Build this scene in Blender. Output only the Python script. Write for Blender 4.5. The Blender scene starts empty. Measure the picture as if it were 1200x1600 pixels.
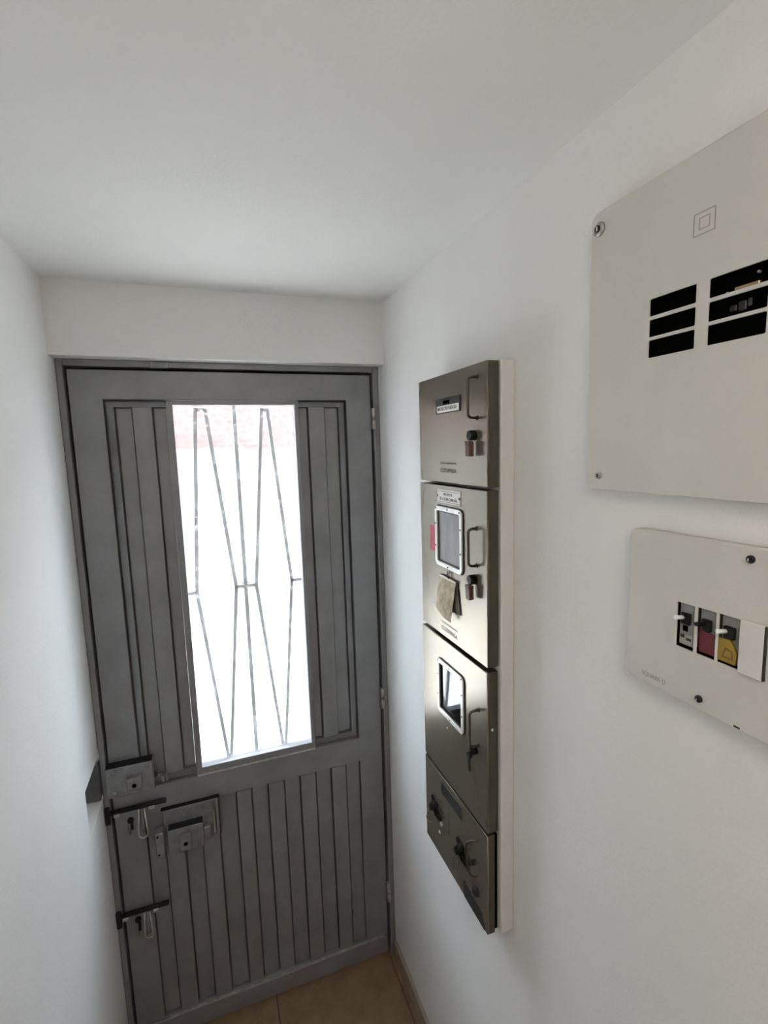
import bpy, bmesh, math, random
from mathutils import Matrix, Vector
random.seed(7)
S = bpy.context.scene
COL = S.collection

# ------------------------------------------------------------------ camera
cam_d = bpy.data.cameras.new('camera')
cam = bpy.data.objects.new('camera', cam_d); COL.objects.link(cam)
cam_d.sensor_fit = 'VERTICAL'; cam_d.sensor_height = 36.0
cam_d.lens = 771.66 / 1600 * 36.0
cam_d.clip_start = 0.02
yaw, pit, rol = 0.34356, -0.12728, -0.03058
fw = Vector((math.sin(yaw)*math.cos(pit), math.cos(yaw)*math.cos(pit), math.sin(pit)))
rt = Vector((math.cos(yaw), -math.sin(yaw), 0)); up = rt.cross(fw)
r2 = rt*math.cos(rol) + up*math.sin(rol); u2 = up*math.cos(rol) - rt*math.sin(rol)
mw = Matrix((r2, u2, -fw)).transposed().to_4x4()
mw.translation = Vector((-0.52228, -1.42479, 1.80072))
cam.matrix_world = mw
S.camera = cam

# ------------------------------------------------------------------ view, world, sun
S.view_settings.view_transform = 'Standard'
S.view_settings.look = 'None'
S.view_settings.gamma = 1.0
S.view_settings.use_curve_mapping = False
S.view_settings.exposure = 0.62
S.cycles.use_denoising = True
S.cycles.max_bounces = 12
S.cycles.diffuse_bounces = 8
S.cycles.transparent_max_bounces = 12
S.cycles.sample_clamp_indirect = 12.0
S.cycles.caustics_reflective = False
W = bpy.data.worlds.new('sky'); S.world = W; W.use_nodes = True
bg = W.node_tree.nodes['Background']
bg.inputs[0].default_value = (0.78, 0.89, 1.0, 1)
bg.inputs[1].default_value = 11.0
sun_d = bpy.data.lights.new('sun', 'SUN'); sun_d.energy = 18.0; sun_d.angle = 0.02
sun_d.color = (1.0, 0.97, 0.93)
sun = bpy.data.objects.new('sun', sun_d); COL.objects.link(sun)
sun.rotation_euler = (math.radians(4), math.radians(30), 0)
sun.location = (0, -2, 8)

# ------------------------------------------------------------------ materials
def mat(name, col, rough=0.5, metal=0.0, var=0.0, vscale=6.0, bump=0.0, bscale=120.0, stretch=None, spec=0.5, coat=0.0, rvar=0.0):
    m = bpy.data.materials.new(name); m.use_nodes = True
    nt = m.node_tree; b = nt.nodes['Principled BSDF']
    b.inputs['Base Color'].default_value = (*col, 1)
    b.inputs['Roughness'].default_value = rough
    b.inputs['Metallic'].default_value = metal
    b.inputs['Specular IOR Level'].default_value = spec
    b.inputs['Coat Weight'].default_value = coat
    tc = nt.nodes.new('ShaderNodeTexCoord'); mp = nt.nodes.new('ShaderNodeMapping')
    nt.links.new(tc.outputs['Object'], mp.inputs['Vector'])
    if stretch: mp.inputs['Scale'].default_value = stretch
    if var > 0 or rvar > 0:
        n = nt.nodes.new('ShaderNodeTexNoise'); n.inputs['Scale'].default_value = vscale
        n.inputs['Detail'].default_value = 6; n.inputs['Roughness'].default_value = 0.6
        nt.links.new(mp.outputs['Vector'], n.inputs['Vector'])
        if var > 0:
            r = nt.nodes.new('ShaderNodeValToRGB')
            r.color_ramp.elements[0].position = 0.3; r.color_ramp.elements[1].position = 0.7
            r.color_ramp.elements[0].color = (*[max(0, c*(1-var)) for c in col], 1)
            r.color_ramp.elements[1].color = (*[min(1, c*(1+var)) for c in col], 1)
            nt.links.new(n.outputs['Fac'], r.inputs['Fac'])
            nt.links.new(r.outputs['Color'], b.inputs['Base Color'])
        if rvar > 0:
            mr = nt.nodes.new('ShaderNodeMapRange')
            mr.inputs['From Min'].default_value = 0.3; mr.inputs['From Max'].default_value = 0.7
            mr.inputs['To Min'].default_value = max(0.02, rough - rvar); mr.inputs['To Max'].default_value = rough + rvar
            nt.links.new(n.outputs['Fac'], mr.inputs['Value']); nt.links.new(mr.outputs['Result'], b.inputs['Roughness'])
    if bump > 0:
        n2 = nt.nodes.new('ShaderNodeTexNoise'); n2.inputs['Scale'].default_value = bscale
        n2.inputs['Detail'].default_value = 3
        nt.links.new(mp.outputs['Vector'], n2.inputs['Vector'])
        bp = nt.nodes.new('ShaderNodeBump'); bp.inputs['Strength'].default_value = bump
        bp.inputs['Distance'].default_value = 0.002
        nt.links.new(n2.outputs['Fac'], bp.inputs['Height'])
        nt.links.new(bp.outputs['Normal'], b.inputs['Normal'])
    return m

M_wall = mat('wall_paint', (0.80, 0.795, 0.785), 0.85, var=0.025, vscale=3, bump=0.25, bscale=140)
M_ceil = mat('ceiling_paint', (0.82, 0.815, 0.80), 0.9, var=0.02, vscale=3, bump=0.25, bscale=160)
M_plaster = mat('plaster', (0.72, 0.70, 0.67), 0.85, var=0.05, vscale=12, bump=0.5, bscale=90)
M_tile = mat('floor_tile', (0.27, 0.175, 0.10), 0.35, var=0.25, vscale=14, bump=0.05)
M_grout = mat('grout', (0.10, 0.085, 0.07), 0.9)
M_base = mat('baseboard_tile', (0.34, 0.29, 0.235), 0.45, var=0.15, vscale=20)
M_door = mat('door_paint', (0.25, 0.25, 0.26), 0.42, metal=0.25, var=0.14, vscale=9, bump=0.12, bscale=70)
M_lock = mat('lock_paint', (0.25, 0.25, 0.26), 0.4, metal=0.35, var=0.22, vscale=40, bump=0.2, bscale=120)
M_worn = mat('worn_metal', (0.48, 0.47, 0.46), 0.35, metal=0.7, var=0.25, vscale=60)
M_dark = mat('dark_metal', (0.022, 0.022, 0.026), 0.6, metal=0.2, var=0.3, vscale=50, spec=0.25)  # also paints the shade on lock tops, bracket and bolt rods
M_strike = mat('dull_strike', (0.10, 0.10, 0.11), 0.5, metal=0.3, var=0.3, vscale=40)
M_black = mat('black_void', (0.003, 0.003, 0.003), 1.0, spec=0.0)
M_grille = mat('grille_paint', (0.78, 0.77, 0.80), 0.5, var=0.08, vscale=30)
M_steel = mat('brushed_steel', (0.25, 0.222, 0.178), 0.25, metal=0.62, var=0.06, vscale=4)
M_steel_d = mat('steel_lip', (0.12, 0.11, 0.085), 0.45, metal=0.9, var=0.15, vscale=10)
M_bright = mat('bright_trim', (0.86, 0.86, 0.85), 0.3, metal=0.35, var=0.08, vscale=60)
M_blackp = mat('black_plastic', (0.008, 0.008, 0.008), 0.45, spec=0.2)  # also paints the shade in the door gap and cabinet seam
M_brown = mat('brown_cover', (0.10, 0.052, 0.034), 0.45, var=0.25, vscale=60)
M_white = mat('white_label', (0.90, 0.89, 0.87), 0.5, var=0.05, vscale=80)
M_ink = mat('black_ink', (0.015, 0.015, 0.015), 0.6)
M_inkg = mat('grey_ink', (0.06, 0.055, 0.045), 0.8, spec=0.1)
M_red = mat('red_tape', (0.55, 0.055, 0.10), 0.45, var=0.2, vscale=60)
M_dred = mat('dark_red_sticker', (0.12, 0.005, 0.008), 0.5, var=0.2, vscale=60)
M_yel = mat('yellow_sticker', (0.30, 0.19, 0.012), 0.5, var=0.25, vscale=60)
M_greyp = mat('grey_breaker', (0.25, 0.25, 0.24), 0.45, var=0.1, vscale=60)
M_panel = mat('panel_enamel', (0.62, 0.60, 0.555), 0.5, var=0.05, vscale=7, bump=0.12, bscale=240)
M_blank = mat('blank_plate', (0.70, 0.67, 0.63), 0.5, var=0.03, vscale=30)
M_emb = mat('stamped_line', (0.36, 0.34, 0.30), 0.6)
M_paper = mat('yellowed_paper', (0.52, 0.45, 0.32), 0.7, var=0.45, vscale=45)
M_paperd = mat('paper_back', (0.10, 0.09, 0.06), 0.7, var=0.3, vscale=45)
M_slate = mat('slate_label', (0.026, 0.027, 0.028), 0.5, var=0.25, vscale=60)
M_brass = mat('old_brass', (0.45, 0.34, 0.20), 0.35, metal=0.8, var=0.2, vscale=60)
M_ground = mat('pavement', (0.54, 0.53, 0.51), 0.9, var=0.08, vscale=3)
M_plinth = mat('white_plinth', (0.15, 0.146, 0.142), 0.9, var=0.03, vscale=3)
M_frost = mat('hazy_acrylic', (0.40, 0.41, 0.43), 0.45, var=0.2, vscale=30, spec=0.25, stretch=(1, 1, 0.35))
M_seal = mat('seal_dot', (0.62, 0.66, 0.50), 0.5)

def brick_mat():
    m = bpy.data.materials.new('brick_facade'); m.use_nodes = True
    nt = m.node_tree; b = nt.nodes['Principled BSDF']; b.inputs['Roughness'].default_value = 0.9
    tc = nt.nodes.new('ShaderNodeTexCoord'); mp = nt.nodes.new('ShaderNodeMapping')
    mp.inputs['Rotation'].default_value = (math.radians(90), 0, 0)
    br = nt.nodes.new('ShaderNodeTexBrick'); br.inputs['Scale'].default_value = 4
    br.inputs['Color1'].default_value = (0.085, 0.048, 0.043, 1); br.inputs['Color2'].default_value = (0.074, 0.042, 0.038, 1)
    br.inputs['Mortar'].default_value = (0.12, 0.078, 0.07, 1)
    nt.links.new(tc.outputs['Object'], mp.inputs[0]); nt.links.new(mp.outputs[0], br.inputs['Vector'])
    nt.links.new(br.outputs['Color'], b.inputs['Base Color'])
    return m
M_brick = brick_mat()

def glass_textured():
    # clear cathedral glass with a crackled relief: mostly see-through, partly scattered at the ridges
    m = bpy.data.materials.new('crackle_glass'); m.use_nodes = True
    nt = m.node_tree; nt.nodes.clear(); N = nt.nodes.new; L = nt.links.new
    out = N('ShaderNodeOutputMaterial'); tc = N('ShaderNodeTexCoord')
    vo = N('ShaderNodeTexVoronoi'); vo.feature = 'DISTANCE_TO_EDGE'; vo.inputs['Scale'].default_value = 34
    nz = N('ShaderNodeTexNoise'); nz.inputs['Scale'].default_value = 25
    mx = N('ShaderNodeMixRGB'); mx.inputs[0].default_value = 0.06
    L(tc.outputs['Object'], mx.inputs[1]); L(tc.outputs['Object'], nz.inputs['Vector']); L(nz.outputs['Color'], mx.inputs[2])
    L(mx.outputs[0], vo.inputs['Vector'])
    rp = N('ShaderNodeValToRGB'); rp.color_ramp.elements[0].position = 0.012; rp.color_ramp.elements[0].color = (1, 1, 1, 1)
    rp.color_ramp.elements[1].position = 0.032; rp.color_ramp.elements[1].color = (0, 0, 0, 1)
    L(vo.outputs['Distance'], rp.inputs['Fac'])
    n3 = N('ShaderNodeTexNoise'); n3.inputs['Scale'].default_value = 9
    L(tc.outputs['Object'], n3.inputs['Vector'])
    r3 = N('ShaderNodeValToRGB'); r3.color_ramp.elements[0].position = 0.40; r3.color_ramp.elements[1].position = 0.52
    L(n3.outputs['Fac'], r3.inputs['Fac'])
    mm = N('ShaderNodeMath'); mm.operation = 'MULTIPLY'
    L(rp.outputs['Color'], mm.inputs[0]); L(r3.outputs['Color'], mm.inputs[1])
    bp = N('ShaderNodeBump'); bp.inputs['Strength'].default_value = 0.5; bp.inputs['Distance'].default_value = 0.002
    L(vo.outputs['Distance'], bp.inputs['Height'])
    tr = N('ShaderNodeBsdfTransparent'); tr.inputs[0].default_value = (0.95, 0.96, 0.96, 1)
    rf = N('ShaderNodeBsdfRefraction'); rf.inputs['IOR'].default_value = 1.12; rf.inputs['Roughness'].default_value = 0.16
    rf.inputs[0].default_value = (0.97, 0.98, 0.98, 1); L(bp.outputs['Normal'], rf.inputs['Normal'])
    m0 = N('ShaderNodeMixShader'); m0.inputs[0].default_value = 0.4; L(tr.outputs[0], m0.inputs[1]); L(rf.outputs[0], m0.inputs[2])
    tl = N('ShaderNodeBsdfTranslucent'); tl.inputs[0].default_value = (0.9, 0.9, 0.9, 1)
    gl = N('ShaderNodeBsdfGlossy'); gl.inputs['Roughness'].default_value = 0.08; L(bp.outputs['Normal'], gl.inputs['Normal'])
    a1 = N('ShaderNodeMath'); a1.operation = 'MULTIPLY_ADD'; a1.inputs[1].default_value = 0.15; a1.inputs[2].default_value = 0.01
    L(mm.outputs[0], a1.inputs[0])
    m1 = N('ShaderNodeMixShader'); L(a1.outputs[0], m1.inputs[0]); L(m0.outputs[0], m1.inputs[1]); L(tl.outputs[0], m1.inputs[2])
    m2 = N('ShaderNodeMixShader'); m2.inputs[0].default_value = 0.05; L(m1.outputs[0], m2.inputs[1]); L(gl.outputs[0], m2.inputs[2])
    L(m2.outputs[0], out.inputs['Surface'])
    return m
M_glass = glass_textured()

def clear_pane():
    m = bpy.data.materials.new('clear_pane'); m.use_nodes = True
    nt = m.node_tree; nt.nodes.clear(); N = nt.nodes.new; L = nt.links.new
    out = N('ShaderNodeOutputMaterial'); tr = N('ShaderNodeBsdfTransparent'); gl = N('ShaderNodeBsdfGlossy')
    gl.inputs['Roughness'].default_value = 0.03
    fr = N('ShaderNodeFresnel'); fr.inputs['IOR'].default_value = 1.75
    mx = N('ShaderNodeMixShader'); L(fr.outputs[0], mx.inputs[0]); L(tr.outputs[0], mx.inputs[1]); L(gl.outputs[0], mx.inputs[2])
    L(mx.outputs[0], out.inputs['Surface'])
    return m
M_pane = clear_pane()

def emit(name, col, s):
    m = bpy.data.materials.new(name); m.use_nodes = True
    b = m.node_tree.nodes['Principled BSDF']
    b.inputs['Base Color'].default_value = (0.8, 0.8, 0.8, 1)
    b.inputs['Emission Color'].default_value = (*col, 1); b.inputs['Emission Strength'].default_value = s
    return m

# ------------------------------------------------------------------ geometry helpers
# Every shape is drawn in a flat frame: u to the right, v up, w out towards a viewer facing the surface.
WORLD = Matrix.Identity(4)
def frame(kind, off):
    if kind == 'door':      # facing -y, w = 0 at y = off
        return Matrix(((1, 0, 0, 0), (0, 0, -1, off), (0, 1, 0, 0), (0, 0, 0, 1)))
    if kind == 'wall':      # right wall facing -x, u = -y, w = 0 at x = off
        return Matrix(((0, 0, -1, off), (-1, 0, 0, 0), (0, 1, 0, 0), (0, 0, 0, 1)))
DOOR = frame('door', 0.06)

class MB:
    def __init__(s): s.bm = bmesh.new()
    def box(s, u0, u1, v0, v1, w0, w1, bev=0.0, seg=1):
        b = bmesh.new()
        bmesh.ops.create_cube(b, size=1.0)
        for v in b.verts:
            v.co = Vector(((u0+u1)/2 + v.co.x*(u1-u0), (v0+v1)/2 + v.co.y*(v1-v0), (w0+w1)/2 + v.co.z*(w1-w0)))
        if bev > 0: bmesh.ops.bevel(b, geom=list(b.edges), offset=bev, segments=seg, profile=0.5, affect='EDGES')
        s._add(b); return s
    def _add(s, b):
        me = bpy.data.meshes.new('t'); b.to_mesh(me); b.free(); s.bm.from_mesh(me); bpy.data.meshes.remove(me)
    def hexa(s, p):   # 8 points: bottom ring 0-3, top ring 4-7
        vs = [s.bm.verts.new(Vector(q)) for q in p]
        for f in ((3, 2, 1, 0), (4, 5, 6, 7), (0, 1, 5, 4), (1, 2, 6, 5), (2, 3, 7, 6), (3, 0, 4, 7)):
            s.bm.faces.new([vs[i] for i in f])
        return s
    def ribbar(s, u0, u1, v0, v1, w0, w1, sl):  # bar with sloping sides
        return s.hexa([(u0, v0, w0), (u1, v0, w0), (u1, v1, w0), (u0, v1, w0),
                       (u0+sl, v0+sl*.5, w1), (u1-sl, v0+sl*.5, w1), (u1-sl, v1-sl*.5, w1), (u0+sl, v1-sl*.5, w1)])
    def lathe(s, c, axis, prof, n=16):  # prof = [(radius, height)] along axis through c
        c = Vector(c); a = Vector(axis).normalized()
        t = Vector((1, 0, 0)) if abs(a.x) < 0.9 else Vector((0, 1, 0))
        x = a.cross(t).normalized(); y = a.cross(x)
        rings = []
        for r, h in prof:
            rings.append([s.bm.verts.new(c + a*h + (x*math.cos(2*math.pi*k/n) + y*math.sin(2*math.pi*k/n))*max(r, 1e-5)) for k in range(n)])
        for A, B in zip(rings, rings[1:]):
            for k in range(n):
                f = s.bm.faces.new((A[k], A[(k+1) % n], B[(k+1) % n], B[k])); f.smooth = True
        s.bm.faces.new(list(reversed(rings[0]))); s.bm.faces.new(rings[-1]); return s
    def cyl(s, c, axis, r, h, n=16, ch=0.0):
        pr = [(r, 0), (r, h)] if ch <= 0 else [(r, 0), (r, h-ch), (r-ch, h)]
        return s.lathe(c, axis, pr, n)
    def tube(s, pts, r, n=8, closed=False, flat=1.0):
        P = [Vector(p) for p in pts]; rings = []; m = len(P); prev = None
        for i, p in enumerate(P):
            if closed: d = (P[(i+1) % m] - P[i-1]).normalized()
            else: d = (P[min(i+1, m-1)] - P[max(i-1, 0)]).normalized()
            if prev is None:
                t = Vector((0, 0, 1)) if abs(d.z) < 0.9 else Vector((1, 0, 0))
                x = (t - d*t.dot(d)).normalized()
            else: x = (prev - d*prev.dot(d)).normalized()
            prev = x; y = d.cross(x)
            rings.append([s.bm.verts.new(p + x*(r*flat*math.cos(2*math.pi*k/n)) + y*(r*math.sin(2*math.pi*k/n))) for k in range(n)])
        pairs = list(zip(rings, rings[1:])) + ([(rings[-1], rings[0])] if closed else [])
        for A, B in pairs:
            for k in range(n):
                f = s.bm.faces.new((A[k], A[(k+1) % n], B[(k+1) % n], B[k])); f.smooth = True
        if not closed:
            s.bm.faces.new(list(reversed(rings[0]))); s.bm.faces.new(rings[-1])
        return s
    def plate(s, loops, w0, w1, bev=0.0, res=1):
        """flat plate between depths w0 and w1; loops[0] is the outline, further loops are holes"""
        cu = bpy.data.curves.new('t', 'CURVE'); cu.dimensions = '2D'; cu.fill_mode = 'BOTH'
        cu.extrude = (w1-w0)/2 - bev; cu.bevel_depth = bev; cu.bevel_resolution = res
        cu.offset = -bev
        for lp in loops:
            sp = cu.splines.new('POLY'); sp.points.add(len(lp)-1); sp.use_cyclic_u = True
            for q, (a, b) in zip(sp.points, lp): q.co = (a, b, 0, 1)
        o = bpy.data.objects.new('t', cu); COL.objects.link(o)
        dg = bpy.context.evaluated_depsgraph_get(); dg.update()
        me = bpy.data.meshes.new_from_object(o.evaluated_get(dg))
        me.transform(Matrix.Translation((0, 0, (w0+w1)/2)))
        s.bm.from_mesh(me); bpy.data.meshes.remove(me)
        bpy.data.objects.remove(o); bpy.data.curves.remove(cu)
        return s
    def build(s, name, m, parent=None, M=WORLD, origin=None):
        bmesh.ops.remove_doubles(s.bm, verts=s.bm.verts, dist=1e-6)
        bmesh.ops.recalc_face_normals(s.bm, faces=s.bm.faces)
        me = bpy.data.meshes.new(name); s.bm.to_mesh(me); s.bm.free()
        me.transform(M)
        o = bpy.data.objects.new(name, me); COL.objects.link(o)
        me.materials.append(m)
        root = parent
        while root is not None and root.parent is not None: root = root.parent
        if root is not None:
            me.transform(Matrix.Translation(-root['base'] if False else -Vector(root.location))); o.parent = parent
        elif origin is not None:
            me.transform(Matrix.Translation(-Vector(origin))); o.location = origin
        return o

def rr(u0, u1, v0, v1, r=0.0, n=5):
    if r <= 0: return [(u0, v0), (u1, v0), (u1, v1), (u0, v1)]
    out = []
    for cx, cy, a0 in ((u1-r, v0+r, -90), (u1-r, v1-r, 0), (u0+r, v1-r, 90), (u0+r, v0+r, 180)):
        for k in range(n+1):
            a = math.radians(a0 + 90*k/n); out.append((cx+r*math.cos(a), cy+r*math.sin(a)))
    return out
def circ(cu, cv, r, n=20): return [(cu+r*math.cos(2*math.pi*k/n), cv+r*math.sin(2*math.pi*k/n)) for k in range(n)]

def text(name, body, u0, u1, v0, v1, w, m, parent, M, font_depth=0.0002):
    """lettering stretched to fill the given rectangle"""
    cu = bpy.data.curves.new('t', 'FONT'); cu.body = body; cu.size = 1; cu.extrude = 0.001
    cu.offset = 0.012
    o = bpy.data.objects.new('t', cu); COL.objects.link(o)
    dg = bpy.context.evaluated_depsgraph_get(); dg.update()
    me = bpy.data.meshes.new_from_object(o.evaluated_get(dg))
    bpy.data.objects.remove(o); bpy.data.curves.remove(cu)
    xs = [v.co.x for v in me.vertices]; ys = [v.co.y for v in me.vertices]
    ax, bx, ay, by = min(xs), max(xs), min(ys), max(ys)
    for v in me.vertices:
        v.co = Vector((u0+(v.co.x-ax)/(bx-ax)*(u1-u0), v0+(v.co.y-ay)/(by-ay)*(v1-v0), w + (v.co.z+0.001)/0.002*font_depth))
    b = MB(); b.bm.from_mesh(me); bpy.data.meshes.remove(me)
    return b.build(name, m, parent, M)

def tag(o, label, cat=None, group=None, kind=None):
    if label: o['label'] = label
    if cat: o['category'] = cat
    if group: o['group'] = group
    if kind: o['kind'] = kind
    return o
def empty(name, loc, label=None, cat=None, group=None, kind=None):
    o = bpy.data.objects.new(name, None); COL.objects.link(o); o.location = loc; o.empty_display_size = 0.05
    return tag(o, label, cat, group, kind)
def struct(o, label=None): return tag(o, label, kind='structure')

# ------------------------------------------------------------------ room shell
XL, H, ZL = -0.858, 2.227, 2.05
YB = -3.3
struct(MB().box(0, 0.12, YB, 0.108, 0, H).build('wall_right', M_wall), 'white painted plaster wall carrying the meter cabinets')

def wall_left():
    b = MB(); bm = b.bm
    # wall face with a chiselled pocket beside the upper lock
    y0, y1, z0, z1, d = -0.112, 0.108, 0.850, 0.982, 0.045
    ys = [YB, y0, y1]; zs = [0, z0, z1, H]
    for i in range(2):
        for j in range(3):
            if i == 1 and j == 1: continue
            b.box(XL-0.12, XL, ys[i], ys[i+1], zs[j], zs[j+1])
    b.box(XL-0.12, XL-d, y0, y1, z0, z1)
    # sloping broken plaster on the pocket's near side and sill
    b.hexa([(XL-d, y0, z0), (XL, y0, z0), (XL, y0+0.001, z0), (XL-d, y0+0.05, z0),
            (XL-d, y0, z1), (XL, y0, z1), (XL, y0+0.001, z1), (XL-d, y0+0.05, z1)])
    b.hexa([(XL-d, y0, z0), (XL-0.001, y0, z0), (XL-0.001, 0.05, z0), (XL-d, 0.05, z0),
            (XL-d, y0, z0+0.012), (XL-0.001, y0, z0+0.001), (XL-0.001, 0.05, z0+0.001), (XL-d, 0.05, z0+0.02)])
    return b.build('wall_left', M_wall)
struct(wall_left(), 'white painted plaster wall with a chipped pocket beside the lock')
struct(MB().box(XL, 0, 0, 0.108, ZL, H).build('wall_front', M_wall), 'white lintel wall above the grey door')
struct(MB().box(XL-0.12, 0.12, YB-0.12, YB, 0, H).build('wall_back', M_wall), 'plain white wall at the end of the hall')
struct(MB().box(XL-0.12, 0.12, YB-0.12, 0.108, H, H+0.15).build('ceiling', M_ceil), 'white painted ceiling')

floor = struct(MB().box(XL-0.12, 0.12, YB-0.12, 0.22, -0.12, -0.006).build('floor', M_grout), 'brown tiled floor in front of the door')
tw = 0.40
xs = [XL, -0.824, -0.424, -0.024, 0.0]; yj = 0.16
for i in range(4):
    y = yj
    while y > YB:
        y2 = max(y-tw, YB)
        MB().box(xs[i]+0.0015, xs[i+1]-0.0015, y2+0.0015, y-0.0015, -0.006, random.uniform(-0.0006, 0.0), 0.0012).build('tile', M_tile, floor)
        y = y2
struct(MB().box(-0.011, 0.0, YB, 0.035, 0.0, 0.062, 0.002).build('baseboard_right', M_base), 'beige tile baseboard under the meter wall')
struct(MB().box(XL, XL+0.011, YB, 0.035, 0.0, 0.062, 0.002).build('baseboard_left', M_base), 'beige tile baseboard on the left')
# plaster surround that frames the meter cabinets
struct(MB().box(-0.029, 0.0, -0.669, -0.372, 0.824, 1.9495, 0.003, 2).build('trim_2', M_plaster), 'raised plaster surround behind the steel meter cabinets')

# ------------------------------------------------------------------ door frame
jamb = empty('trim_1', (-0.43, 0.06, 0), 'dull grey steel frame around the door', kind='structure')
def dbox(*a, **k): return MB().box(*a, **k)
b = MB()
b.box(-0.857, -0.8425, 0, 2.0505, -0.08, 0.012, 0.0015)
b.box(-0.842, -0.812, 0, 2.03, -0.08, -0.034)
b.build('jamb', M_door, jamb, DOOR)
b = MB()
b.box(-0.0185, -0.001, 0, 2.0505, -0.08, 0.012, 0.0015)
b.box(-0.046, -0.0186, 0, 2.03, -0.08, -0.034)
b.build('jamb', M_door, jamb, DOOR)
b = MB()
b.box(-0.8424, -0.0186, 2.0335, 2.0505, -0.08, 0.010, 0.0015)
b.box(-0.812, -0.046, 2.004, 2.0334, -0.08, -0.034)
b.build('head_rail', M_door, jamb, DOOR)
MB().box(-0.642, -0.594, 2.031, 2.047, 0.010, 0.018, 0.002).build('stop_tab', M_lock, jamb, DOOR)
b = MB().box(-0.896, -0.8575, 0.862, 0.968, -0.02, 0.034, 0.002)
sb = b.build('strike_box', M_strike, jamb, DOOR)
MB().cyl((-0.882, 0.944, 0.034), (0, 0, 1), 0.005, 0.002, 12).build('screw', M_worn, sb, DOOR)
for v, l in ((0.803, 0), (0.474, 0)):
    MB().box(-0.8565, -0.8435, v-0.03, v+0.022, 0.012, 0.022, 0.002).build('strike_plate', M_dark, jamb, DOOR)

b = MB(); b.plate([rr(-0.8418, -0.0192, 0.004, 2.0330), rr(-0.8300, -0.0310, 0.016, 2.0200)], -0.0338, -0.0310)
b.build('gasket_or_gap_shade', M_blackp, jamb, DOOR)  # black strip added to paint the shade inside the door gap

# ------------------------------------------------------------------ door leaf
door = empty('door_1', (-0.43, 0.06, 0.01), 'grey painted steel door with a barred glass light, two rim locks and slide bolts', kind='structure')
LW0 = -0.03
b = MB()
b.plate([rr(-0.8365, -0.0250, 0.010, 2.0262), rr(-0.761, -0.103, 0.845, 1.951), rr(-0.761, -0.103, 0.082, 0.764)], LW0, 0, 0.001)
b.build('leaf_frame', M_door, door, DOOR)

# mitred mouldings inside the upper opening, left and right of the glass
def moulding(pts_out, pts_in, w_out, w_in):
    (a, b_), (c, d) = pts_out, pts_in
    m = MB()
    m.hexa([(*a, LW0), (*b_, LW0), (*d, LW0), (*c, LW0), (*a, w_out), (*b_, w_out), (*d, w_in), (*c, w_in)])
    return m.build('moulding', M_door, door, DOOR)
g = 0.0055
oL, oR, oB, oT = -0.761+g, -0.103-g, 0.845+g, 1.951-g
iL, iR, iB, iT = -0.738, -0.127, 0.874, 1.931
gL, gR = -0.611, -0.250
moulding(((oL, oB), (oL, oT)), ((iL, iB), (iL, iT)), -0.010, -0.003)
moulding(((oL, oT), (gL, oT)), ((iL, iT), (gL, iT)), -0.010, -0.003)
moulding(((oL, oB), (gL, oB)), ((iL, iB), (gL, iB)), -0.010, -0.003)
moulding(((oR, oB), (oR, oT)), ((iR, iB), (iR, iT)), -0.010, -0.003)
moulding(((oR, oT), (gR, oT)), ((iR, iT), (gR, iT)), -0.010, -0.003)
moulding(((oR, oB), (gR, oB)), ((iR, iB), (gR, iB)), -0.010, -0.003)
# side sheets: a raised strip between two recessed ones, with open joints between them
for strips in (((iL, -0.6965, 0), (-0.6950, -0.6455, 1), (-0.6425, -0.6125, 0)), ((-0.2485, -0.2245, 0), (-0.2215, -0.1715, 1), (-0.1700, -0.1300, 0))):
    for a0, a1, up_ in strips:
        if up_: MB().ribbar(a0, a1, iB, iT, LW0+0.002, -0.003, 0.0012).build('raised_strip', M_door, door, DOOR)
        else: MB().box(a0+(0.004 if a0 == iL else 0), a1, iB+0.003, iT-0.003, LW0+0.002, -0.0125, 0.0008).build('recessed_strip', M_door, door, DOOR)
# glazing bead round the glass
b = MB()
b.plate([rr(-0.6105, -0.2505, 0.849, 1.947), rr(-0.594, -0.2625, 0.8705, 1.9365)], -0.0275, 0.002, 0.0015)
b.build('glazing_bead', M_door, door, DOOR)
MB().box(-0.605, -0.255, 0.861, 1.940, -0.024, -0.020).build('glass_pane', M_glass, door, DOOR)
MB().hexa([(-0.609, 0.846, -0.002), (-0.252, 0.846, -0.002), (-0.252, 0.8505, -0.002), (-0.609, 0.8505, -0.002),
           (-0.609, 0.846, 0.004), (-0.252, 0.846, 0.004), (-0.252, 0.8505, 0.0025), (-0.609, 0.8505, 0.0025)]).build('sill_strip', M_worn, door, DOOR)
# backing that closes the leaf outside the glass
b = MB(); b.plate([rr(-0.80, -0.06, 0.03, 2.0), rr(-0.6115, -0.2495, 0.848, 1.948)], -0.034, LW0+0.001)
b.build('outer_sheet', M_door, door, DOOR)

# grille behind the glass
WG = -0.042
grille = MB().box(-0.4375, -0.4255, 0.840, 1.95, WG-0.004, WG+0.004, 0.001).build('grille', M_grille, door, DOOR)
def bar(pts):
    m = MB(); h = 0.0050
    for (p, q) in zip(pts, pts[1:]):
        p, q = Vector((*p, 0)), Vector((*q, 0)); d = (q-p).normalized(); n = Vector((-d.y, d.x, 0))*h
        p2, q2 = p - d*0.0015, q + d*0.0015
        m.hexa([(*(p2-n).xy, WG-0.004), (*(q2-n).xy, WG-0.004), (*(q2+n).xy, WG-0.004), (*(p2+n).xy, WG-0.004),
                (*(p2-n).xy, WG+0.004), (*(q2-n).xy, WG+0.004), (*(q2+n).xy, WG+0.004), (*(p2+n).xy, WG+0.004)])
    return m.build('bar', M_grille, grille, DOOR)
bar([(-0.537, 1.928), (-0.571, 1.396), (-0.517, 0.856)])
bar([(-0.511, 1.928), (-0.459, 1.400), (-0.509, 0.858)])
bar([(-0.353, 1.928), (-0.400, 1.400), (-0.348, 0.856)])
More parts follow.
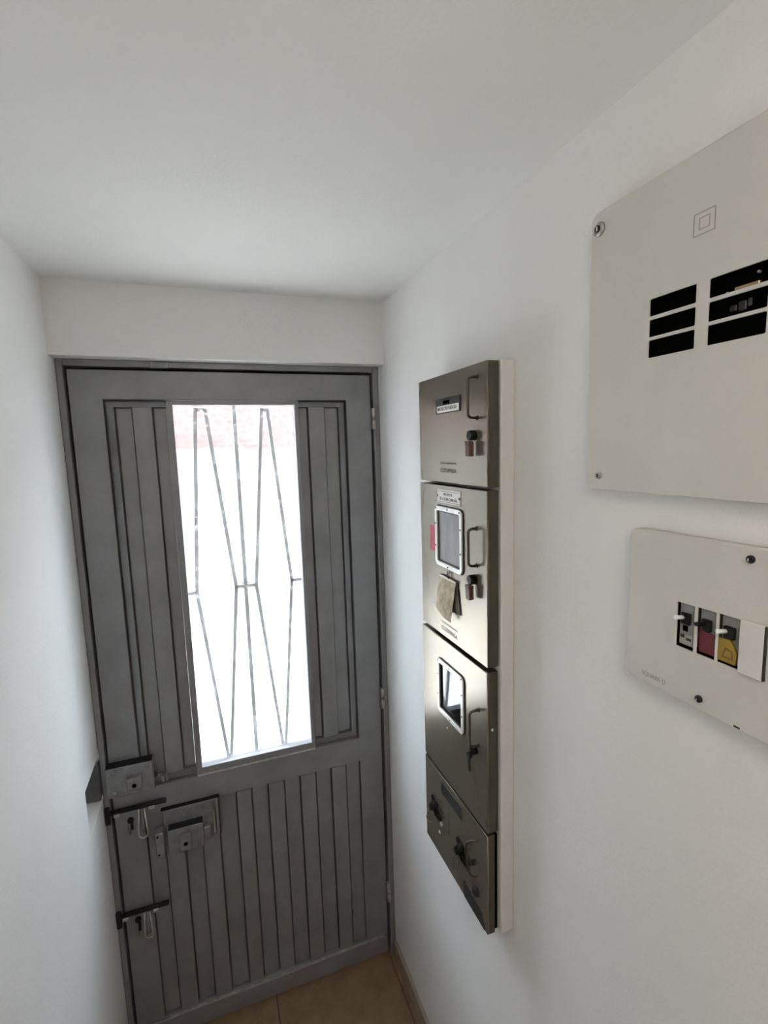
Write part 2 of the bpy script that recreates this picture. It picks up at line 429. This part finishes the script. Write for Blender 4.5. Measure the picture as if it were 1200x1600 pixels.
bar([(-0.337, 1.928), (-0.292, 1.401), (-0.339, 0.857)])
bar([(-0.605, 1.395), (-0.571, 1.396)]); bar([(-0.459, 1.400), (-0.4376, 1.400)]); bar([(-0.4254, 1.400), (-0.400, 1.400)]); bar([(-0.292, 1.401), (-0.250, 1.401)])
bar([(-0.539, 1.926), (-0.509, 1.926)]); bar([(-0.355, 1.926), (-0.335, 1.926)])
MB().cyl((-0.4315, 1.400, WG-0.0095), (0, 0, 1), 0.0125, 0.005, 24).build('rosette', M_dark, grille, DOOR)

# corrugated lower half: seven recessed strips and six raised ribs with open joints
edges = [-0.761, -0.713, -0.660, -0.610, -0.559, -0.504, -0.458, -0.407, -0.357, -0.305, -0.254, -0.202, -0.152, -0.103]
for k in range(13):
    ga = 0.0017 if k % 2 else 0.0005; e0, e1 = edges[k], edges[k+1]
    if k % 2: MB().ribbar(e0+0.0006, e1-0.0006, 0.083, 0.763, LW0+0.002, -0.0012, 0.0014).build('rib', M_door, door, DOOR)
    else: MB().box(e0+0.0026, e1-0.0020, 0.084, 0.7615, LW0+0.002, -0.0105, 0.0008).build('recessed_strip', M_door, door, DOOR)
kr = MB().box(-0.828, -0.030, 0.014, 0.078, 0, 0.008, 0.0015).build('kick_rail', M_door, door, DOOR)
MB().box(-0.745, -0.040, 0.0785, 0.0805, 0.0, 0.0075).build('worn_edge', M_worn, kr, DOOR)

# hinges
for v0, v1 in ((1.862, 1.926), (0.940, 1.010), (0.215, 0.285)):
    h = MB().box(-0.0300, -0.0165, v0, v1, 0.0, 0.003, 0.0008).build('hinge', M_lock, door, DOOR)
    vm = (v0+v1)/2
    MB().cyl((-0.0195, v0, 0.0115), (0, 1, 0), 0.0065, vm-v0-0.002, 12, 0.001).build('knuckle', M_worn, h, DOOR)
    MB().cyl((-0.0195, vm+0.001, 0.0115), (0, 1, 0), 0.0065, v1-vm-0.001, 12, 0.001).build('knuckle', M_worn, h, DOOR)

# rim locks
def rim_lock(u0, u1, v0, v1, depth, ku0, ku1, kv0, kv1, screws, w0=0.0):
    k = MB().box(u0, u1, v0, v1, w0, depth, 0.0022, 2).build('rim_lock', M_lock, door, DOOR)
    MB().box(ku0, ku1, kv0, kv1, depth-0.001, depth+0.011, 0.0025, 2).build('cylinder_guard', M_lock, k, DOOR)
    MB().box(u0+0.001, u1-0.001, v1-0.0005, v1+0.0018, w0+0.001, depth-0.001, 0.0005).build('top_shade', M_dark, k, DOOR)  # dark strip painting the shaded top face of the lock case
    cu, cv = (ku0+ku1)/2, kv0+(kv1-kv0)*0.42
    MB().cyl((cu, cv, depth+0.011), (0, 0, 1), 0.0058, 0.0012, 16).build('keyhole', M_black, k, DOOR)
    for su, sv, r in screws:
        MB().lathe((su, sv, depth), (0, 0, 1), [(r, 0), (r, 0.0015), (r*0.6, 0.0038)], 12).build('screw', M_lock, k, DOOR)
    return k
rim_lock(-0.842, -0.723, 0.857, 0.945, 0.031, -0.790, -0.754, 0.872, 0.911,
         ((-0.823, 0.928, 0.0065), (-0.737, 0.932, 0.0055), (-0.823, 0.870, 0.0075), (-0.734, 0.870, 0.0055)))
st = MB().box(-0.715, -0.707, 0.878, 0.888, 0, 0.012, 0.001).build('bolt_stop', M_lock, door, DOOR)
b = MB().box(-0.706, -0.698, 0.861, 0.880, 0, 0.014, 0.001); b.box(-0.695, -0.687, 0.862, 0.880, 0, 0.014, 0.001)
b.box(-0.706, -0.687, 0.861, 0.865, 0, 0.012, 0.001); b.build('bolt_stop', M_lock, door, DOOR)

b = MB().box(-0.716, -0.5575, 0.7655, 0.7715, 0, 0.016, 0.001); b.box(-0.5655, -0.5575, 0.652, 0.7655, 0, 0.016, 0.001)
b.box(-0.7125, -0.5745, 0.645, 0.758, -0.001, 0.004, 0.001)
lbk = b.build('lock_bracket', M_lock, door, DOOR)
MB().box(-0.716, -0.5575, 0.7714, 0.7735, 0.0, 0.0155, 0.0005).build('bracket_shade', M_dark, lbk, DOOR)  # dark strips on bracket top and side paint their shade
MB().box(-0.5576, -0.5545, 0.653, 0.7735, 0.0, 0.0155, 0.0005).build('bracket_shade', M_dark, lbk, DOOR)
lk = rim_lock(-0.701, -0.604, 0.640, 0.716, 0.031, -0.670, -0.638, 0.651, 0.698,
              ((-0.616, 0.704, 0.004), (-0.618, 0.652, 0.004)), 0.004)
MB().box(-0.6038, -0.583, 0.652, 0.690, 0.004, 0.020, 0.002).build('latch_nose', M_lock, lk, DOOR)
MB().box(-0.575, -0.570, 0.655, 0.735, 0.004, 0.010, 0.001).build('slide_bar', M_worn, lk, DOOR)
kp = MB().box(-0.735, -0.712, 0.640, 0.716, 0, 0.031, 0.0022, 2).build('lock_keeper', M_lock, door, DOOR)
MB().cyl((-0.728, 0.706, 0.031), (0, 0, 1), 0.0028, 0.0008, 10).build('screw', M_black, kp, DOOR)
MB().cyl((-0.728, 0.649, 0.031), (0, 0, 1), 0.0028, 0.0008, 10).build('screw', M_black, kp, DOOR)

# slide bolts with hanging hasps
def slide_bolt(v, u0, u1, hu, hv0, hv1, hw, tilt, guides, slot):
    base = MB().box(-0.834, u1-0.012, v-0.016, v-0.003, 0, 0.004, 0.001).build('slide_bolt', M_lock, door, DOOR)
    MB().cyl((u0, v, 0.012), (1, 0, 0), 0.0068, u1-u0, 14, 0.001).build('bolt_rod', M_dark, base, DOOR)  # rod coloured black to paint the shaded line along its top
    for gu in guides:
        MB().box(gu-0.008, gu+0.008, v-0.013, v-0.003, 0.004, 0.021, 0.0015).build('guide', M_worn, base, DOOR)
    # elongated loop hanging from the rod
    t = 0.0035; n = 8; pts = []
    top = v-0.006
    for k in range(n+1):
        a = math.pi + math.pi*k/n
        pts.append((hu + hw*math.cos(a), hv0+hw + hw*math.sin(a), 0.020))
    pts = [(hu-hw*0.55, top, 0.017)] + pts + [(hu+hw*0.55, top, 0.017)]
    MB().tube(pts, 0.0026, 8).build('hasp', M_worn, base, DOOR)
    MB().tube([(hu, top, 0.010), (hu+0.001, hv0+hw*1.9, 0.012), (hu+0.001, hv0+hw*0.8, 0.010)], 0.0042, 10).build('hasp_tongue', M_lock, base, DOOR)
    su, sv0, sv1 = slot
    b = MB(); b.cyl((su, sv1-0.008, 0), (0, 0, 1), 0.0085, 0.004, 16); b.box(su-0.002, su+0.006, sv0+0.012, sv1-0.012, 0, 0.004, 0.001)
    st = b.build('staple', M_dark, base, DOOR)
    MB().tube([(su-0.003, sv1-0.014, 0.008), (su-0.004, (sv0+sv1)/2-0.004, 0.009), (su-0.003, sv0+0.003, 0.005)], 0.0034, 8).build('staple_pin', M_lock, base, DOOR)
slide_bolt(0.803, -0.850, -0.699, -0.7645, 0.708, 0.785, 0.0125, 0, (-0.827, -0.737), (-0.797, 0.718, 0.768))
slide_bolt(0.475, -0.850, -0.716, -0.7765, 0.386, 0.458, 0.0115, 0, (-0.833, -0.752), (-0.804, 0.390, 0.448))

# ------------------------------------------------------------------ steel meter cabinets on the right wall
GRP = 'steel meter cabinets stacked on the right wall'
def cabinet(v0, v1, u0, u1, face, label):
    """returns root, frame with w = 0 on the cabinet face"""
    F = frame('wall', -face)
    r = empty('meter_cabinet', (-face, -(u0+u1)/2, v0), label, 'cabinet', GRP)
    return r, F
def door_panel(r, F, u0, u1, v0, v1, lip, hole=None, bev=0.0015):
    loops = [rr(u0, u1, v0, v1)]
    if hole: loops.append(hole)
    p = MB().plate(loops, -0.004, 0, 0.0008)
    o = p.build('door_panel', M_steel, r, F)
    # folded edges of the lid, a touch darker than the brushed face
    b = MB()
    b.box(u1-0.0025, u1, v0, v1, -lip, -0.0041); b.box(u0, u0+0.0025, v0, v1, -lip, -0.0041)
    b.box(u0+0.0025, u1-0.0025, v1-0.0025, v1, -lip, -0.0041); b.box(u0+0.0025, u1-0.0025, v0, v0+0.0025, -lip, -0.0041)
    b.build('lid_edge', M_steel_d, r, F)
    return o
def body(r, F, u0, u1, v0, v1, face):
    d0 = -(face-0.0295)
    MB().box(u0+0.004, u1-0.004, v0+0.003, v1-0.003, d0, -0.012).build('body', M_black, r, F)
def pull(r, F, u, v0, v1, w, m=None):
    rad = 0.010; pts = [(u, v0, 0.0)]
    for k in range(5):
        a = math.pi/2*k/4; pts.append((u, v0 + rad*(1-math.cos(a))*0.7, w - rad + rad*math.sin(a)))
    for k in range(5):
        a = math.pi/2*(1-k/4); pts.append((u, v1 - rad*(1-math.cos(a))*0.7, w - rad + rad*math.sin(a)))
    pts.append((u, v1, 0.0))
    h = MB().tube(pts, 0.0026, 10).build('handle', m or M_steel_d, r, F)
    for vv in (v0, v1): MB().cyl((u, vv, 0), (0, 0, 1), 0.0045, 0.002, 12).build('handle_washer', M_steel_d, h, F)
def cover_lock(r, F, u, v, su=0.0):
    k = MB().lathe((u, v, 0), (0, 0, 1), [(0.0095, 0), (0.0095, 0.010), (0.0080, 0.0125)], 20).build('lock', M_blackp, r, F)
    b = MB().box(u-0.0075, u+0.0075, v-0.038, v-0.012, 0.006, 0.016, 0.0015, 2); b.box(u-0.0095, u+0.0075, v-0.016, v-0.010, 0.006, 0.017, 0.0015)
    b.build('lock_cover', M_brown, k, F)
def window(r, F, u0, u1, v0, v1, pane, rad=0.012, brd=0.010):
    ring = MB().plate([rr(u0, u1, v0, v1, rad), rr(u0+brd, u1-brd, v0+brd, v1-brd, rad*0.35)], 0.0004, 0.0045, 0.0014, 2).build('window_frame', M_bright, r, F)
    MB().plate([rr(u0-0.0018, u1+0.0018, v0-0.0018, v1+0.0018, rad+0.0018), rr(u0+brd-0.001, u1-brd+0.001, v0+brd-0.001, v1-brd+0.001, rad*0.35)], 0.0, 0.0014).build('gasket_or_gap_shade', M_blackp, ring, F)
    MB().plate([rr(u0+brd, u1-brd, v0+brd, v1-brd, rad*0.35), rr(u0+brd+0.002, u1-brd-0.002, v0+brd+0.002, v1-brd-0.002, rad*0.25)], 0.0, 0.0022).build('inner_gasket', M_steel_d, ring, F)
    MB().plate([rr(u0+brd-0.003, u1-brd+0.003, v0+brd-0.003, v1-brd+0.003, rad*0.3)], -0.0028, -0.0008).build('window_pane', pane, r, F)
    for su, sv in ((u0+brd*0.45, v0+(v1-v0)*0.33), (u0+brd*0.45, v0+(v1-v0)*0.70), (u1-brd*0.45, v0+(v1-v0)*0.33), (u1-brd*0.45, v0+(v1-v0)*0.70),
                   ((u0+u1)/2, v1-brd*0.45), ((u0+u1)/2, v0+brd*0.45), (u0+brd*0.7, v1-brd*0.55), (u1-brd*0.8, v1-brd*0.55)):
        MB().cyl((su, sv, 0.0045), (0, 0, 1), 0.0019, 0.0008, 8).build('screw', M_dark, ring, F)

# topmost
u0, u1, v0, v1, face = 0.377, 0.6655, 1.7275, 1.9465, 0.055
r, F = cabinet(v0, v1, u0, u1, face, 'topmost steel meter cabinet, shortest of the upper three, with a small half-black name plate')
door_panel(r, F, u0, u1, v0, v1, 0.023); body(r, F, u0, u1, v0, v1, face)
np_ = MB().box(0.467, 0.572, 1.8685, 1.8985, 0.0, 0.0022, 0.0006).build('name_plate', M_slate, r, F)
MB().box(0.4745, 0.5685, 1.8705, 1.8840, 0.0022, 0.0028).build('label_strip', M_white, np_, F)
MB().box(0.502, 0.530, 1.8865, 1.8935, 0.0022, 0.0032, 0.0005).build('plate_slot', M_black, np_, F)
text('lettering', 'MEDIDOR ENERGIA', 0.478, 0.561, 1.8745, 1.8815, 0.0028, M_inkg, np_, F)
pull(r, F, 0.632, 1.851, 1.923, 0.019, M_steel_d); cover_lock(r, F, 0.623, 1.820)
text('lettering', 'Una Empresa', 0.481, 0.552, 1.7640, 1.7705, 0.0, M_inkg, r, F)
text('lettering', 'CODENSA', 0.481, 0.551, 1.7480, 1.7570, 0.0, M_inkg, r, F)

# second
u0, u1, v0, v1 = 0.375, 0.6640, 1.3895, 1.7205
r, F = cabinet(v0, v1, u0, u1, face, 'second steel meter cabinet from the top, with a hazy window and pink-red tape')
door_panel(r, F, u0, u1, v0, v1, 0.023, rr(0.4685, 0.566, 1.556, 1.666, 0.004)); body(r, F, u0, u1, v0, v1, face)
lp = MB().box(0.4655, 0.568, 1.6835, 1.7125, 0.0, 0.0014, 0.0004).build('label_plate', M_white, r, F)
text('lettering', 'MEDIDOR', 0.497, 0.535, 1.7005, 1.7055, 0.0014, M_ink, lp, F)
text('lettering', 'DE LA ZONA COMUNAL', 0.477, 0.556, 1.6900, 1.6955, 0.0014, M_ink, lp, F)
MB().box(0.469, 0.565, 1.7085, 1.7092, 0.0014, 0.0016).build('label_rule', M_inkg, lp, F); MB().box(0.469, 0.565, 1.6863, 1.6870, 0.0014, 0.0016).build('label_rule', M_inkg, lp, F)
for su in (0.4675, 0.5655): MB().cyl((su, 1.698, 0.0014), (0, 0, 1), 0.0026, 0.001, 10).build('rivet', M_ink, lp, F)
window(r, F, 0.4575, 0.577, 1.5455, 1.6765, M_frost)
MB().box(0.4245, 0.4548, 1.572, 1.629, 0.0, 0.0008).build('red_tape', M_red, r, F)
pull(r, F, 0.626, 1.577, 1.648, 0.017, M_steel_d); cover_lock(r, F, 0.619, 1.549)
text('lettering', 'Una Empresa', 0.474, 0.548, 1.4175, 1.4225, 0.0, M_inkg, r, F)
text('lettering', 'CODENSA', 0.474, 0.548, 1.4020, 1.4110, 0.0, M_inkg, r, F)

# yellowed paper tag hung under the hazy window
tg = empty('paper_tag', (-0.055, -0.515, 1.45), 'yellowed folded paper tag hanging under the hazy window of the second cabinet', 'tag')
def sheet(name, top, bot, wt, wb, curl, m, n=6):
    b = MB(); rows = []
    for i in range(n+1):
        t = i/n; row = []
        for j in range(n+1):
            s = j/n
            p0 = Vector((*top[0], wt)).lerp(Vector((*top[1], wt)), s); p1 = Vector((*bot[0], wb)).lerp(Vector((*bot[1], wb)), s)
            p = p0.lerp(p1, t); p.z += curl*math.sin(math.pi*s)*t + 0.0006*math.sin(7*s+3*t)
            row.append(p)
        rows.append(row)
    top_v = [[b.bm.verts.new(p) for p in row] for row in rows]
    bot_v = [[b.bm.verts.new(p + Vector((0, 0, -0.0006))) for p in row] for row in rows]
    for i in range(n):
        for j in range(n):
            b.bm.faces.new((top_v[i][j], top_v[i][j+1], top_v[i+1][j+1], top_v[i+1][j]))
            b.bm.faces.new((bot_v[i+1][j], bot_v[i+1][j+1], bot_v[i][j+1], bot_v[i][j]))
    def edge(a, c):
        for k in range(n): b.bm.faces.new((a[k], c[k], c[k+1], a[k+1]))
    edge(top_v[0], bot_v[0]); edge([x[-1] for x in top_v], [x[-1] for x in bot_v]); edge(bot_v[-1], top_v[-1]); edge([x[0] for x in bot_v], [x[0] for x in top_v])
    return b.build(name, m, tg, F)
sheet('front_leaf', ((0.478, 1.528), (0.552, 1.527)), ((0.470, 1.452), (0.538, 1.438)), 0.004, 0.011, 0.004, M_paper)
sheet('back_leaf', ((0.478, 1.5275), (0.552, 1.5265)), ((0.464, 1.455), (0.566, 1.460)), 0.002, 0.0025, 0.0, M_paperd)
MB().tube([(0.512, 1.542, 0.003), (0.516, 1.530, 0.006), (0.522, 1.527, 0.005), (0.520, 1.542, 0.003)], 0.0011, 6).build('wire_tie', M_dark, tg, F)
MB().box(0.478, 0.552, 1.5235, 1.5275, 0.0050, 0.0056).build('tag_hem', M_white, tg, F)

# third
u0, u1, v0, v1 = 0.3715, 0.6615, 1.0480, 1.3790
r, F = cabinet(v0, v1, u0, u1, face, 'third steel meter cabinet from the top, with a clear mirror-like window and a hanging key')
door_panel(r, F, u0, u1, v0, v1, 0.023, rr(0.4665, 0.564, 1.2135, 1.320, 0.004)); body(r, F, u0, u1, v0, v1, face)
window(r, F, 0.4555, 0.575, 1.203, 1.3305, M_pane)
pull(r, F, 0.630, 1.2165, 1.2900, 0.020, M_steel_d)
k = MB().lathe((0.618, 1.200, 0), (0, 0, 1), [(0.009, 0), (0.009, 0.010), (0.0075, 0.0125)], 20).build('lock', M_blackp, r, F)
b = MB().tube([(0.618, 1.191, 0.0145), (0.6185, 1.170, 0.015), (0.619, 1.158, 0.0135)], 0.0042, 8, flat=0.5); b.cyl((0.618, 1.192, 0.011), (0, 0, 1), 0.0062, 0.006, 12)
b.build('key', M_dark, k, F)
MB().box(0.6590, 0.6617, 1.2600, 1.2660, -0.0140, -0.0090, 0.0006).build('edge_rivet', M_bright, r, F)
MB().cyl((0.495, 1.178, 0), (0, 0, 1), 0.002, 0.0008, 8).build('scratch_dot', M_bright, r, F)

# bottom
u0, u1, v0, v1, face1 = 0.3710, 0.6595, 0.8230, 1.0400, 0.0548
r, F = cabinet(v0, v1, u0, u1, face1, 'bottom steel cabinet of the stack, with two black wing latches and dark labels')
door_panel(r, F, u0, u1, v0, v1, 0.017); body(r, F, u0, u1, v0, v1, face1)
MB().box(u0+0.001, u1-0.001, v1, v1+0.0075, -0.0170, -0.0015, 0.0006).build('seam_shade', M_blackp, r, F)  # black strip added to paint the shade in the seam above
pl = MB().box(0.4605, 0.558, 0.9975, 1.0275, 0.0, 0.0014, 0.0004).build('name_plate', M_slate, r, F)
def wing_latch(cu, cv):
    k = MB().lathe((cu, cv, 0), (0, 0, 1), [(0.011, 0), (0.010, 0.006), (0.0065, 0.012)], 16).build('latch', M_blackp, r, F)
    b = MB()
    b.hexa([(cu-0.008, cv-0.006, 0.006), (cu+0.006, cv-0.010, 0.006), (cu+0.012, cv+0.004, 0.006), (cu-0.004, cv+0.010, 0.006),
            (cu-0.006, cv-0.004, 0.018), (cu+0.004, cv-0.007, 0.018), (cu+0.008, cv+0.003, 0.018), (cu-0.003, cv+0.007, 0.018)])
    b.hexa([(cu+0.004, cv-0.018, 0.002), (cu+0.030, cv-0.022, 0.002), (cu+0.032, cv-0.010, 0.002), (cu+0.004, cv-0.004, 0.002),
            (cu+0.004, cv-0.016, 0.010), (cu+0.028, cv-0.020, 0.008), (cu+0.030, cv-0.011, 0.008), (cu+0.004, cv-0.006, 0.010)])
    b.hexa([(cu-0.020, cv+0.006, 0.001), (cu-0.004, cv-0.004, 0.001), (cu+0.002, cv+0.006, 0.001), (cu-0.018, cv+0.016, 0.001),
            (cu-0.018, cv+0.008, 0.006), (cu-0.004, cv-0.002, 0.010), (cu+0.000, cv+0.005, 0.010), (cu-0.017, cv+0.014, 0.006)])
    b.build('wing', M_blackp, k, F)
    MB().tube([(cu+0.002, cv-0.004, 0.016), (cu-0.006, cv-0.028, 0.024), (cu+0.004, cv-0.034, 0.024), (cu+0.016, cv-0.030, 0.018), (cu+0.012, cv-0.008, 0.014)], 0.0016, 7).build('seal_wire', M_steel_d, k, F)
    MB().cyl((cu+0.028, cv-0.030, 0.0), (0, 0, 1), 0.005, 0.004, 12, 0.001).build('screw', M_worn, k, F)
wing_latch(0.430, 0.944); wing_latch(0.557, 0.932)
MB().tube([(0.619, 0.998, 0.0), (0.614, 0.999, 0.010), (0.606, 0.990, 0.016), (0.605, 0.955, 0.016), (0.607, 0.926, 0.014), (0.612, 0.917, 0.008), (0.617, 0.916, 0.0)], 0.0022, 8).build('handle', M_steel_d, r, F)
MB().cyl((0.610, 0.944, 0), (0, 0, 1), 0.0055, 0.006, 12, 0.001).build('lock', M_dark, r, F)
MB().lathe((0.618, 0.884, 0), (0, 0, 1), [(0.011, 0), (0.011, 0.003), (0.008, 0.006)], 18).build('lock_knob', M_dark, r, F)
MB().plate([[(0.566, 0.862), (0.640, 0.852), (0.650, 0.824), (0.566, 0.824)]], 0.0, 0.0012).build('dark_label', M_slate, r, F)
MB().cyl((0.446, 0.884, 0), (0, 0, 1), 0.004, 0.001, 10).build('seal_dot', M_seal, r, F)
MB().box(0.4945, 0.4960, 0.915, 0.985, 0.0, 0.0005).build('scratch', M_steel_d, r, F)

# ------------------------------------------------------------------ painted electrical panels nearer the camera
FP = frame('wall', -0.015)
bp = empty('panel_cover', (-0.015, -1.11, 1.7365), 'large cream painted breaker panel cover with black slots, upper right', 'electrical panel')
slots = []
for ua, ub in ((0.960, 1.019), (1.034, 1.0925)):
    for va, vb in ((1.8985, 1.9185), (1.9225, 1.9418), (1.9462, 1.9655)): slots.append((ua, ub, va, vb))
MB().plate([rr(0.8630, 1.36, 1.7365, 2.0985, 0.013)] + [rr(*s_, 0.0012, 2) for s_ in slots], -0.0022, 0, 0.0010).plate([rr(0.8632, 1.3598, 1.7367, 2.0983, 0.0128), rr(0.8652, 1.3578, 1.7387, 2.0963, 0.0108)], -0.0130, -0.0012).build('cover_plate', M_panel, bp, FP)
MB().box(0.925, 1.14, 1.88, 1.985, -0.0146, -0.0125).build('slot_back', M_black, bp, FP)
def panel_screw(u, v, r, par, FF, outer, inner):
    k = MB().lathe((u, v, 0), (0, 0, 1), [(r, 0), (r, 0.002), (r*0.55, 0.0035)], 20).build('screw', outer, par, FF)
    MB().cyl((u, v, 0.0034), (0, 0, 1), r*0.5, 0.0012, 14).build('screw_socket', inner, k, FF)
    MB().box(u-r*0.1, u+r*0.1, v-r*0.3, v+r*0.3, 0.0046, 0.0052).build('screw_slot', M_bright, k, FF)
panel_screw(0.8775, 2.0765, 0.0088, bp, FP, M_worn, M_blackp)
panel_screw(0.8865, 1.7555, 0.0046, bp, FP, M_worn, M_blackp)
# stamped square-in-square emblem
MB().plate([rr(1.0125, 1.0370, 2.0135, 2.0365), rr(1.0135, 1.0360, 2.0145, 2.0355)], 0.0, 0.0003).build('emblem_square', M_emb, bp, FP)
MB().plate([rr(1.0190, 1.0310, 2.0190, 2.0310), rr(1.0198, 1.0302, 2.0198, 2.0302)], 0.0, 0.0003).build('emblem_square', M_emb, bp, FP)
# what shows inside the right-hand slots: a brass busbar end and a dusty terminal
bb = MB().box(1.0545, 1.0785, 1.9480, 1.9515, -0.0124, -0.0085, 0.0006).build('busbar', M_brass, bp, FP)
b = MB().box(1.0490, 1.0560, 1.9290, 1.9350, -0.0124, -0.0105, 0.0008); b.box(1.0580, 1.0660, 1.9275, 1.9370, -0.0124, -0.010, 0.001); b.box(1.0670, 1.0710, 1.9300, 1.9380, -0.0124, -0.0105, 0.0008)
b.build('terminal', M_slate, bp, FP)
for u, v in ((1.0465, 1.9485), (1.0765, 1.9600)): MB().cyl((u, v, -0.0124), (0, 0, 1), 0.0013, 0.003, 8).build('terminal_screw', M_worn, bp, FP)

lb = empty('breaker_box', (-0.015, -1.07, 1.4965), 'small cream breaker box cover with three switches, lower right', 'electrical panel')
sl3 = [(1.0145, 1.0360, 1.5605, 1.6135), (1.0400, 1.0610, 1.5605, 1.6140), (1.0645, 1.0865, 1.5605, 1.6145)]
MB().plate([rr(0.9445, 1.19, 1.4965, 1.6915, 0.009)] + [rr(*s_) for s_ in sl3], -0.0020, 0, 0.0009).plate([rr(0.9447, 1.1898, 1.4967, 1.6913, 0.0088), rr(0.9462, 1.1883, 1.4982, 1.6898, 0.0075)], -0.0130, -0.0011).build('cover_plate', M_panel, lb, FP)
MB().box(1.00, 1.10, 1.555, 1.62, -0.0146, -0.0135).build('slot_back', M_black, lb, FP)
panel_screw(1.0935, 1.6800, 0.0041, lb, FP, M_dark, M_blackp)
panel_screw(1.0470, 1.5092, 0.0041, lb, FP, M_dark, M_blackp)
def breaker(s_, nub, kind):
    ua, ub, va, vb = s_
    k = MB().box(ua+0.0012, ub-0.0016, va+0.0030, vb-0.0006, -0.0134, -0.0035, 0.0006).build('breaker', M_greyp, lb, FP)
    vm = vb - (vb-va)*0.33
    MB().box(ua+0.0050, ub-0.0052, vm-0.0068, vm+0.0068, -0.0034, 0.0010, 0.001).build('switch_well', M_blackp, k, FP)
    MB().tube([(ua+0.0085, vm+0.001, -0.001), (ua+0.0075, vm+0.002, 0.008), (ua+0.007, vm+0.0025, 0.0115)], 0.0024, 10).build('toggle', nub, k, FP)
    if kind == 'grey':
        MB().box(ua+0.006, ua+0.012, va+0.020, va+0.0265, -0.0034, -0.0026).build('marking', M_black, k, FP)
        MB().box(ua+0.0025, ub-0.003, va+0.0045, va+0.0165, -0.0034, -0.0028).build('rating_label', M_emb, k, FP)
        MB().box(ua+0.0035, ua+0.0085, va+0.0115, va+0.0155, -0.0028, -0.0026).build('print_mark', M_inkg, k, FP)
        MB().box(ua+0.0105, ub-0.0045, va+0.0095, va+0.0125, -0.0028, -0.0026).build('print_mark', M_inkg, k, FP)
    elif kind == 'red':
        MB().plate([[(ua+0.0012, va+0.003), (ub-0.001, va+0.003), (ub-0.0016, va+0.0265), (ua+0.004, va+0.0290), (ua+0.0012, va+0.030)]], -0.0033, -0.0025).build('red_sticker', M_dred, k, FP)
    else:
        MB().plate([[(ua-0.0002, va+0.003), (ub-0.003, va+0.003), (ub-0.002, va+0.016), (ua+0.012, va+0.0290), (ua-0.0002, va+0.0275)]], -0.0033, -0.0005).build('yellow_sticker', M_yel, k, FP)
        MB().plate([[(ua+0.005, va+0.008), (ua+0.0165, va+0.008), (ua+0.0155, va+0.0165), (ua+0.008, va+0.019)], [(ua+0.0058, va+0.0088), (ua+0.0156, va+0.0088), (ua+0.0148, va+0.0158), (ua+0.0085, va+0.0178)]], -0.0005, -0.0002).build('sticker_outline', M_brown, k, FP)
breaker(sl3[0], M_white, 'grey'); breaker(sl3[1], M_blackp, 'red'); breaker(sl3[2], M_white, 'yellow')
MB().box(1.0885, 1.1120, 1.5595, 1.6165, 0.0004, 0.0035, 0.0008).build('blank_plate', M_blank, lb, FP)
MB().box(1.1120, 1.1138, 1.5600, 1.6160, 0.0, 0.0025).build('plate_gap', M_slate, lb, FP)
text('lettering', 'SQUARE D', 0.969, 1.003, 1.5040, 1.5110, 0.0, M_emb, lb, FP)
MB().box(1.0865, 1.0930, 1.4975, 1.4993, 0.0, 0.0005).build('chip_mark', M_inkg, lb, FP)

# ------------------------------------------------------------------ added fill lamp, unseen behind the camera
lamp = empty('fill_lamp', (-0.43, -1.78, H), 'added round white fill lamp, unseen behind the camera', 'lamp')
MB().lathe((-0.43, -1.78, H-0.015), (0, 0, 1), [(0.17, 0), (0.17, 0.015)], 28).build('fill_base', M_white, lamp)
MB().lathe((-0.43, -1.78, H-0.085), (0, 0, 1), [(0.03, 0), (0.10, 0.012), (0.145, 0.04), (0.155, 0.07)], 28).build('fill_shade', emit('fill_glow', (1.0, 0.915, 0.82), 13.0), lamp)

# ------------------------------------------------------------------ street outside
struct(MB().box(-9, 9, 0.22, 4.6, -0.22, -0.10).build('ground', M_ground), 'pale pavement outside the door')
bld = empty('house', (0, 4.0, -0.1), 'brick house front across the street seen through the door glass', 'building')
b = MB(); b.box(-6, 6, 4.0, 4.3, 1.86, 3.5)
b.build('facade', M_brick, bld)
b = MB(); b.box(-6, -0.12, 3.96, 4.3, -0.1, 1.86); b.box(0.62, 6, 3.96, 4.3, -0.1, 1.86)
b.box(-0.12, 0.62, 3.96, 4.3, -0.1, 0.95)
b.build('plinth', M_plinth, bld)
MB().box(-0.12, 0.62, 4.02, 4.3, 0.95, 1.86).build('shutter', mat('rose_shutter', (0.12, 0.082, 0.076), 0.6), bld)
MB().box(-6, 6, 3.9, 4.3, 3.5, 3.6).build('cornice', M_plinth, bld)
